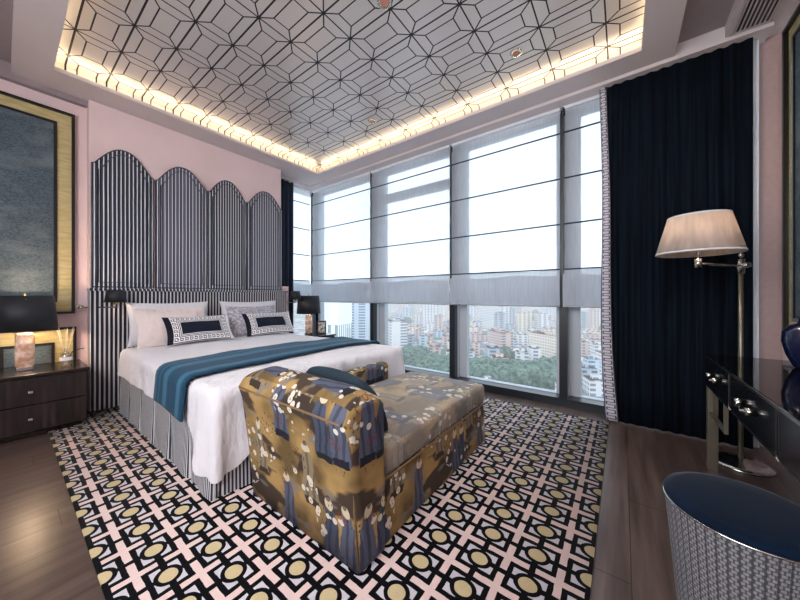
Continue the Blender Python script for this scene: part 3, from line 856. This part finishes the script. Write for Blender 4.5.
struct('wall_niche_pier', bx(2.60, 2.80, 4.36, 4.44, 0, 1.3), M['pink'], 'low pink pier behind the window side wall lamp', 'wall')
tag(obj('lamp_cord', tube([(.40, 4.345, .52), (.40, 4.34, .56), (.42, 4.34, .60), (.47, 4.345, .62), (.50, 4.35, .62)], .004, 6), M['red_cord']), 'thin dark cord curling up the pink wall behind the reed diffuser', 'cord')

# ================================================================== FRAMED ART
def art(name, x0, x1, y, z0, z1, nrm, label, mat_w=.115):
    """framed panel on a wall facing -y (nrm -1) or +y (nrm 1)"""
    t = thing(name, label, 'artwork', ((x0+x1)/2, y, z0))
    f = lambda d: (y, y+nrm*d)
    def B(a0, a1, c0, c1, d0, d1): yy = sorted((y+nrm*d0, y+nrm*d1)); return (a0, a1, yy[0], yy[1], c0, c1)
    e = .022
    obj('frame', boxes([B(x0, x1, z0, z0+e, 0, .04), B(x0, x1, z1-e, z1, 0, .04), B(x0, x0+e, z0+e, z1-e, 0, .04), B(x1-e, x1, z0+e, z1-e, 0, .04)]), M['black'], t)
    obj('gold_mount', boxes([B(x0+e, x1-e, z0+e, z1-e, .0, .015)]), M['gold'], t)
    i0, i1, k0, k1 = x0+mat_w, x1-mat_w, z0+mat_w, z1-mat_w
    obj('inner_frame', boxes([B(i0, i1, k0, k0+e, .015, .03), B(i0, i1, k1-e, k1, .015, .03), B(i0, i0+e, k0+e, k1-e, .015, .03), B(i1-e, i1, k0+e, k1-e, .015, .03)]), M['black'], t)
    obj('canvas', boxes([B(i0+e, i1-e, k0+e, k1-e, .015, .02)]), M['canvas'], t)
art('framed_artwork', -.15, .435, 4.36, .975, 2.93, -1, 'tall blue grey canvas in a gold and black frame, left of the bed')
art('framed_artwork', -.15, .445, 4.36, .36, .845, -1, 'low gold and black framed panel behind the marble lamp', .14)
art('framed_artwork', 2.30, 3.335, -.95, .86, 3.03, 1, 'tall blue grey canvas in a gold and black frame, above the desk')

# ================================================================== DESK, FLOOR LAMP, VASE, STOOL
t = thing('desk', 'black lacquer desk with metal legs by the dark curtain', 'desk', (1.9, -.68, 0))
DX0, DX1, DY0, DY1 = .95, 2.85, -.92, -.445
obj('desktop', bx(DX0, DX1, DY0, DY1, .745, .758, .002), plain('black_glass', (12, 13, 16), .05), t)
obj('edge_strip', boxes([(DX0, DX1+.003, DY1, DY1+.004, .744, .756), (DX1, DX1+.004, DY0, DY1, .744, .756)]), M['chrome'], t)
obj('carcass', bx(DX0, DX1, DY0, DY1-.02, .555, .745), M['black'], t)
gl = plain('black_mirror_lacquer', (12, 12, 15), .16)
for a0, a1 in ((2.285, 2.848), (1.68, 2.28), (.955, 1.675)):
    d = obj('drawer', bx(a0, a1, DY1-.02, DY1-.002, .558, .742, .001), gl, t)
    xm = (a0+a1)/2; zm = .655
    obj('handle', merge(tube([(xm-.075, DY1, zm), (xm-.075, DY1+.028, zm)], .016, 10), tube([(xm+.075, DY1, zm), (xm+.075, DY1+.028, zm)], .016, 10),
                        tube([(xm-.075, DY1+.022, zm), (xm-.04, DY1+.03, zm-.008), (xm, DY1+.022, zm), (xm+.04, DY1+.03, zm-.008), (xm+.075, DY1+.022, zm)], .007, 8)), M['chrome'], d)
    obj('edge_strip', boxes([(a0, a1, DY1-.002, DY1+.001, .556, .560), (a0-.002, a0+.001, DY1-.002, DY1+.001, .556, .742)]), M['chrome'], d)
for lx in (DX0+.03, DX1-.03):
    for ly in (DY0+.03, DY1-.03):
        obj('leg', bx(lx-.025, lx+.025, ly-.025, ly+.025, 0, .556, .003), M['champagne'], t)
for lx, s in ((DX1-.055, -1), (DX0+.055, 1)):
    a, b2 = sorted((lx, lx+s*.36))
    obj('bracket', boxes([(a, b2, DY1-.03, DY1-.012, .536, .556), (a, b2, DY1-.03, DY1-.012, .37, .39), (a, a+.02, DY1-.03, DY1-.012, .39, .536), (b2-.02, b2, DY1-.03, DY1-.012, .39, .536)], .002), M['champagne'], t)
# floor lamp
LX, LY = 3.02, -.645
t = thing('floor_lamp', 'swing arm floor lamp with cream silk shade beside the dark curtain', 'lamp', (LX, LY, 0))
obj('base', lathe([(0, 0), (.15, 0), (.152, .012), (.12, .022), (.06, .03), (.03, .045), (0, .045)], 40, (LX, LY, 0)), M['chrome'], t)
obj('pole', tube([(LX, LY, .03), (LX, LY, 1.31)], .0135, 14), M['champagne'], t)
ex, ey = 2.66, -.385
obj('swing_arm', merge(tube([(LX, LY, 1.355), ((LX+ex)/2, (LY+ey)/2, 1.352), (ex, ey, 1.355)], .008, 8),
    tube([(LX, LY, 1.30), (LX, LY, 1.40)], .02, 12), lathe([(0, -.02), (.012, -.01), (.016, .0), (.012, .012), (0, .02)], 12, (LX, LY, 1.425)),
    tube([(LX-.045, LY-.03, 1.355), (LX+.045, LY+.03, 1.355)], .018, 10),
    tube([(ex, ey, 1.33), (ex, ey, 1.385)], .018, 10), tube([(ex, ey, 1.36), (ex, ey, 1.50)], .007, 8)), M['chrome'], t)
sh = lathe([(.207, 1.42), (.148, 1.655)], 56, (ex, ey, 0)); obj('lamp_shade', solid(sh, .003), M['shade_cream'], t)
for band in ([(.209, 1.417), (.2075, 1.427)], [(.150, 1.648), (.148, 1.658)]):
    obj('shade_band', solid(lathe(band, 56, (ex, ey, 0)), .003), M['white_sheer'], t)
obj('bulb', lathe([(0, 1.49), (.02, 1.50), (.03, 1.54), (.018, 1.58), (0, 1.585)], 14, (ex, ey, 0)), M['lamp_glow'], t)
pl = bpy.data.lights.new('floor_lamp_light', 'POINT'); pl.energy = 6; pl.color = (1, .82, .66); pl.shadow_soft_size = .05
lo = bpy.data.objects.new('floor_lamp_light', pl); C.objects.link(lo); lo.location = (ex, ey, 1.55+.05)
# vase
t = thing('vase', 'glossy dark navy vase on the black desk under the framed canvas', 'vase', (2.57, -.80, .758))
vb = lathe([(0, .758), (.05, .758), (.06, .768), (.085, .83), (.10, .90), (.097, .955), (.07, .99), (.045, 1.0), (.04, 1.02), (.048, 1.035), (.042, 1.037), (.035, 1.02), (.038, 1.0)], 40, (2.57, -.80, 0))
obj('body', vb, M['ceramic_navy'], t)
# stool
sx, sy, R0 = 1.458, -.318, .199
t = thing('stool', 'round stool with domed navy velvet seat and woven grey side', 'stool', (sx, sy, 0))
obj('woven_side', lathe([(R0*.80, .03), (R0*.86, .16), (R0*.93, .32), (R0*.985, .44)], 72, (sx, sy, 0)), M['weave'], t)
obj('seat', lathe([(R0*.985, .438), (R0*1.0, .448), (R0*.98, .458), (R0*.85, .464), (R0*.5, .468), (0, .468)], 72, (sx, sy, 0)), M['navy'], t)
obj('piping', lathe([(R0*.985+.004*math.cos(a), .440+.004*math.sin(a)) for a in [2*PI*k/8 for k in range(9)]], 72, (sx, sy, 0)), M['chrome'], t)
obj('plinth', lathe([(0, 0), (R0*.78, 0), (R0*.78, .03), (0, .03)], 48, (sx, sy, 0)), M['black'], t)

# ================================================================== CEILING FITTINGS
def downlight(x, y, label):
    t = thing('downlight', label, 'ceiling light', (x, y, 3.222), 'downlights in the patterned ceiling')
    bm = lathe([(.030, .004), (.032, -.004), (.05, -.004), (.052, .0)], 30, (x, y, 3.222)); obj('rim', bm, M['chrome'], t)
    obj('lens', lathe([(0, -.001), (.032, -.001)], 24, (x, y, 3.222)), M['spot_lens'], t)
downlight(2.63, .73, 'small round downlight nearest the big curtain in the patterned ceiling')
downlight(2.63, 2.38, 'small round downlight in the lattice ceiling toward the corner window')
downlight(1.62, 1.35, 'small round downlight at the top of the ceiling view, between the other two')
t = thing('air_grille', 'dark slatted air grille in the ceiling above the desk wall', 'vent', (2.5, -.75, ZC))
gx0, gx1, gy0, gy1 = 1.9, 3.265, -.85, -.645
obj('frame', boxes([(gx0, gx1, gy0, gy0+.012, ZC-.008, ZC), (gx0, gx1, gy1-.012, gy1, ZC-.008, ZC), (gx0, gx0+.012, gy0, gy1, ZC-.008, ZC), (gx1-.012, gx1, gy0, gy1, ZC-.008, ZC)]), M['mauve'], t)
obj('backing', bx(gx0, gx1, gy0, gy1, ZC-.002, ZC), M['black'], t)
n = 8
for k in range(n):
    y = gy0+.02+(gy1-gy0-.04)*k/(n-1)
    obj('slat', bx(gx0+.01, gx1-.01, y-.004, y+.004, ZC-.009, ZC-.002), M['mauve'], t)

# ================================================================== CITY OUTSIDE
GZ = -62.0
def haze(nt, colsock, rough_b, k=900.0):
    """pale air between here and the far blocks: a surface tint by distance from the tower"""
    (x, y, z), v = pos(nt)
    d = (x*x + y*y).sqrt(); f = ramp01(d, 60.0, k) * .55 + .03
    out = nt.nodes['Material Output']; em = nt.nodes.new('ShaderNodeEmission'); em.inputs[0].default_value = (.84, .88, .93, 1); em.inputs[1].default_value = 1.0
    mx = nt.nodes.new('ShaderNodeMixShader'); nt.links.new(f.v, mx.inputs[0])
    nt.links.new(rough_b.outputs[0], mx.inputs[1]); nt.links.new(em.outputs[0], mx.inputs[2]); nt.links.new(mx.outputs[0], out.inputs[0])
def block_mat(name, wall, win, fx, fz, wfrac=.5, roof=(190, 186, 186)):
    m, nt, b = new_mat(name, .9, 0, None, .1)
    (x, y, z), v = pos(nt)
    g = nt.nodes.new('ShaderNodeNewGeometry'); s = nt.nodes.new('ShaderNodeSeparateXYZ'); nt.links.new(g.outputs['Normal'], s.inputs[0])
    up = X(nt, s.outputs[2]).gt(.5)
    a = ((x + y) / fx).fract().lt(wfrac) * ((z / fz).fract()).lt(.55)
    c = mixc(nt, a, srgb(*wall), srgb(*win)); n = nz(nt, v, .12, 2)
    c = mixc(nt, up, c, mixc(nt, n, srgb(*roof), srgb(150, 130, 126)))
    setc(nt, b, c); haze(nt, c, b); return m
BM = [block_mat('white_apartment', (226, 222, 220), (128, 134, 146), 3.2, 3.1), block_mat('pinkish_terrace', (212, 186, 178), (120, 116, 122), 2.8, 3.0, .45, (204, 166, 156)),
      block_mat('grey_office', (176, 184, 192), (92, 106, 120), 4.0, 3.4, .62), block_mat('cream_housing', (230, 216, 200), (140, 128, 124), 3.0, 2.9, .4, (196, 150, 138)),
      block_mat('bluish_flats', (200, 212, 222), (110, 130, 150), 3.4, 3.2, .6)]
fin = block_mat('finned_tower_wall', (236, 240, 242), (120, 134, 142), 5.0, 60, .45)
def ground_mat():
    m, nt, b = new_mat('city_ground', .95)
    (x, y, z), v = pos(nt); n = nz(nt, v, .012, 5); n2 = nz(nt, v, .09, 3)
    vd, vc = voro(nt, v, .055, (1, 1.4, 1)); sx_ = nt.nodes.new('ShaderNodeSeparateColor'); nt.links.new(vc, sx_.inputs[0]); q = X(nt, sx_.outputs[0]); q2 = X(nt, sx_.outputs[1])
    c = mixc(nt, q, srgb(226, 218, 216), srgb(170, 140, 134)); c = mixc(nt, q2.gt(.72), c, srgb(96, 104, 112)); c = mixc(nt, vd.gt(.52), c, srgb(110, 116, 118))
    c = mixc(nt, ramp01(n, .52, .56), c, srgb(84, 108, 92))
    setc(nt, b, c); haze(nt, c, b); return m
gm = bmesh.new(); add_box(gm, 40, 4200, -2600, 4200, GZ-2, GZ)
tag(obj('city_ground', gm, ground_mat()), 'distant streets and open ground far below the windows', 'ground', kind='structure')
yaw = .929; Fx, Fy = math.sin(yaw), math.cos(yaw); Rx, Ry = Fy, -Fx
def far(u, d):
    """ground point at depth d along the window view"""
    l = (u-400)/298*d; return d*Fx+l*Rx, d*Fy+l*Ry
placed = []
def building(x, y, w, dp, h, rot, mat, label, group=None, name='building', roof=True):
    bm = bmesh.new(); add_box(bm, -w/2, w/2, -dp/2, dp/2, 0, h)
    if roof:
        add_box(bm, -w*.22, w*.12, -dp*.2, dp*.25, h, h+2.6)
        add_box(bm, -w/2-.3, w/2+.3, -dp/2-.3, dp/2+.3, h-.5, h)
    o = obj(name, bm, mat); o.location = (x, y, GZ); o.rotation_euler = (0, 0, rot)
    return tag(o, label, 'building', group)
# landmark blocks
def at(u, d, *a, **k):
    x, y = far(u, d); placed.append((x, y)); return building(x, y, *a, **k)
at(336, 300, 26, 22, 62, .3, fin, 'pale tower with vertical white fins, just right of the small photo frame')
at(362, 360, 22, 20, 60, .6, BM[4], 'bluish slab tower left of the first dark mullion')
at(352, 520, 30, 24, 70, .2, BM[2], 'grey tower behind the finned pale one')
at(396, 330, 26, 18, 36, .9, BM[0], 'white mid rise just right of the first dark mullion')
at(432, 620, 46, 30, 52, .4, BM[0], 'wide white slab in the middle distance of the second bay')
at(494, 560, 60, 20, 44, 1.0, BM[0], 'long white slab under the blind hem, left in the widest bay')
at(516, 820, 28, 26, 74, .2, BM[2], 'grey tower on the skyline of the widest bay')
at(548, 900, 60, 26, 66, .5, BM[4], 'bluish slab on the skyline near the second mullion')
at(588, 760, 40, 26, 50, .8, BM[0], 'white block at the top of the narrow bay beside the curtain')
at(552, 300, 46, 16, 24, .95, BM[3], 'cream housing row behind the tree belt in the widest bay')
at(500, 345, 26, 16, 22, .95, BM[1], 'pinkish block left of the cream housing row')
rnd = random.Random(11); SZ = {}
LB = {0: 'small white block among the crowded rooftops far below', 1: 'small pink walled block among the crowded rooftops far below', 2: 'small grey block among the crowded rooftops far below', 3: 'small cream block among the crowded rooftops far below', 4: 'small bluish block among the crowded rooftops far below'}
cnt = 0
for _ in range(15000):
    if cnt >= 289: break
    u = rnd.uniform(322, 606); d = math.exp(rnd.uniform(math.log(172), math.log(1150)))
    if rnd.random() < .35: u = rnd.uniform(446, 606); d = rnd.uniform(256, 450)
    x, y = far(u, d)
    belt = (430 < u < 585 and 178 < d < 254)
    if belt or (380 < u < 450 and d < 300): continue
    s = rnd.uniform(6.5, 10.5)*(1+d/900)
    if any((x-a)**2+(y-b)**2 < ((SZ.get((a, b), 56)+s*1.5)*.56)**2 for a, b in placed): continue
    if d < 320 and 480 < u < 560 and d > 285: continue
    placed.append((x, y)); k = rnd.choice([0, 0, 0, 1, 1, 3, 3, 4, 2]); SZ[(x, y)] = s*1.5
    building(x, y, s*rnd.uniform(.9, 1.5), s, rnd.uniform(8, 17) + (rnd.uniform(8, 26) if d > 480 and rnd.random() < .45 else 0), .45+rnd.uniform(-.05, .05), BM[k], LB[k], 'city blocks of kind %d seen far below' % k if False else {0: 'small white city blocks', 1: 'small pink city blocks', 2: 'small grey city blocks', 3: 'small cream city blocks', 4: 'small bluish city blocks'}[k])
    cnt += 1
# tree belts (uncountable crowns)
def tree_mat():
    m, nt, b = new_mat('tree_foliage', .95); (x, y, z), v = pos(nt); n = nz(nt, v, .35, 3)
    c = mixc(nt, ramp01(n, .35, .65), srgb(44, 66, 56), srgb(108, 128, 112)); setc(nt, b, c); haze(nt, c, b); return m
tm = bmesh.new()
def crown(x, y, r):
    g = bmesh.ops.create_icosphere(tm, subdivisions=2, radius=r, matrix=Matrix.Translation((x, y, GZ+r*.75)))
    for v in g['verts']:
        p = v.co; v.co += (p-Vector((x, y, GZ+r*.75)))*.35*noise.noise(p*.5)
for _ in range(900):
    u = rnd.uniform(318, 610)
    q = rnd.random()
    if q < .50: u = rnd.uniform(440, 580); d = rnd.uniform(204, 246)
    elif q < .64: u = rnd.uniform(384, 450); d = rnd.uniform(190, 330)
    elif q < .8: u, d = rnd.choice(((rnd.uniform(580, 610), rnd.uniform(190, 420)), (rnd.uniform(318, 450), rnd.uniform(200, 420)), (rnd.uniform(450, 580), rnd.uniform(250, 300))))
    else: d = rnd.uniform(420, 1000)
    x, y = far(u, d)
    if any((x-a)**2+(y-b)**2 < (max(15+d*.02, SZ.get((a, b), 40)*.72+6))**2 for a, b in placed): continue
    crown(x, y, rnd.uniform(3.0, 6.5)*(1+d/900))
tag(obj('tree_belt', tm, tree_mat()), 'green belts of dense tree crowns between the far city blocks', 'trees', kind='stuff')

# ================================================================== LIGHT
wd = bpy.data.worlds.new('World'); bpy.context.scene.world = wd; wd.use_nodes = True; nt = wd.node_tree
bg = nt.nodes['Background']; tc = nt.nodes.new('ShaderNodeTexCoord'); sp = nt.nodes.new('ShaderNodeSeparateXYZ'); nt.links.new(tc.outputs['Generated'], sp.inputs[0])
zz = X(nt, sp.outputs[2]); nn = nz(nt, tc.outputs['Generated'], 2.2, 3, (1, 1, 2.5))
c = mixc(nt, ramp01(zz, 0.0, .7), (.84, .91, .97, 1), (.70, .84, 1.0, 1)); c = mixc(nt, ramp01(nn, .4, .7) * .5, c, (.95, .97, 1, 1))
nt.links.new(c, bg.inputs[0]); bg.inputs[1].default_value = 2.1

def area(name, loc, rot, sx, sy, e, col):
    l = bpy.data.lights.new(name, 'AREA'); l.shape = 'RECTANGLE'; l.size = sx; l.size_y = sy; l.energy = e; l.color = col
    o = bpy.data.objects.new(name, l); C.objects.link(o); o.location = loc; o.rotation_euler = rot; return o
p = area('window_portal', (3.80, 1.9, 1.6), (0, math.radians(90), 0), 3.0, 5.4, 1, (1, 1, 1)); p.data.cycles.is_portal = True
# added soft fill light behind the viewer, standing for no actual lamp
area('rear_fill_light', (-1.5, .9, 2.1), (0, math.radians(-75), math.radians(0)), 1.8, 2.6, 125, (.97, .97, 1))
for x, y in ((2.60, .72), (2.62, 2.20), (1.62, 1.17), (.9, 3.1)):  # last beam is an extra, with no downlight fitting at its place
    l = bpy.data.lights.new('downlight_beam', 'SPOT'); l.energy = 34; l.color = (1, .95, .92); l.spot_size = math.radians(110); l.spot_blend = 1; l.shadow_soft_size = .12
    o = bpy.data.objects.new('downlight_beam', l); C.objects.link(o); o.location = (x, y, 3.20)

# ================================================================== CAMERA
cam = bpy.data.cameras.new('camera'); co = bpy.data.objects.new('camera', cam); C.objects.link(co); bpy.context.scene.camera = co
cam.sensor_width = 36; cam.lens = 298/800*36; cam.clip_start = .02; cam.clip_end = 6000
cam.shift_y = (295.7-300)/800
co.location = (0, 0, 1.15)
co.rotation_euler = (PI/2, 0, -yaw)
vs = bpy.context.scene.view_settings; vs.view_transform = 'Standard'; vs.look = 'None'; vs.exposure = 0.12; vs.gamma = 1.0
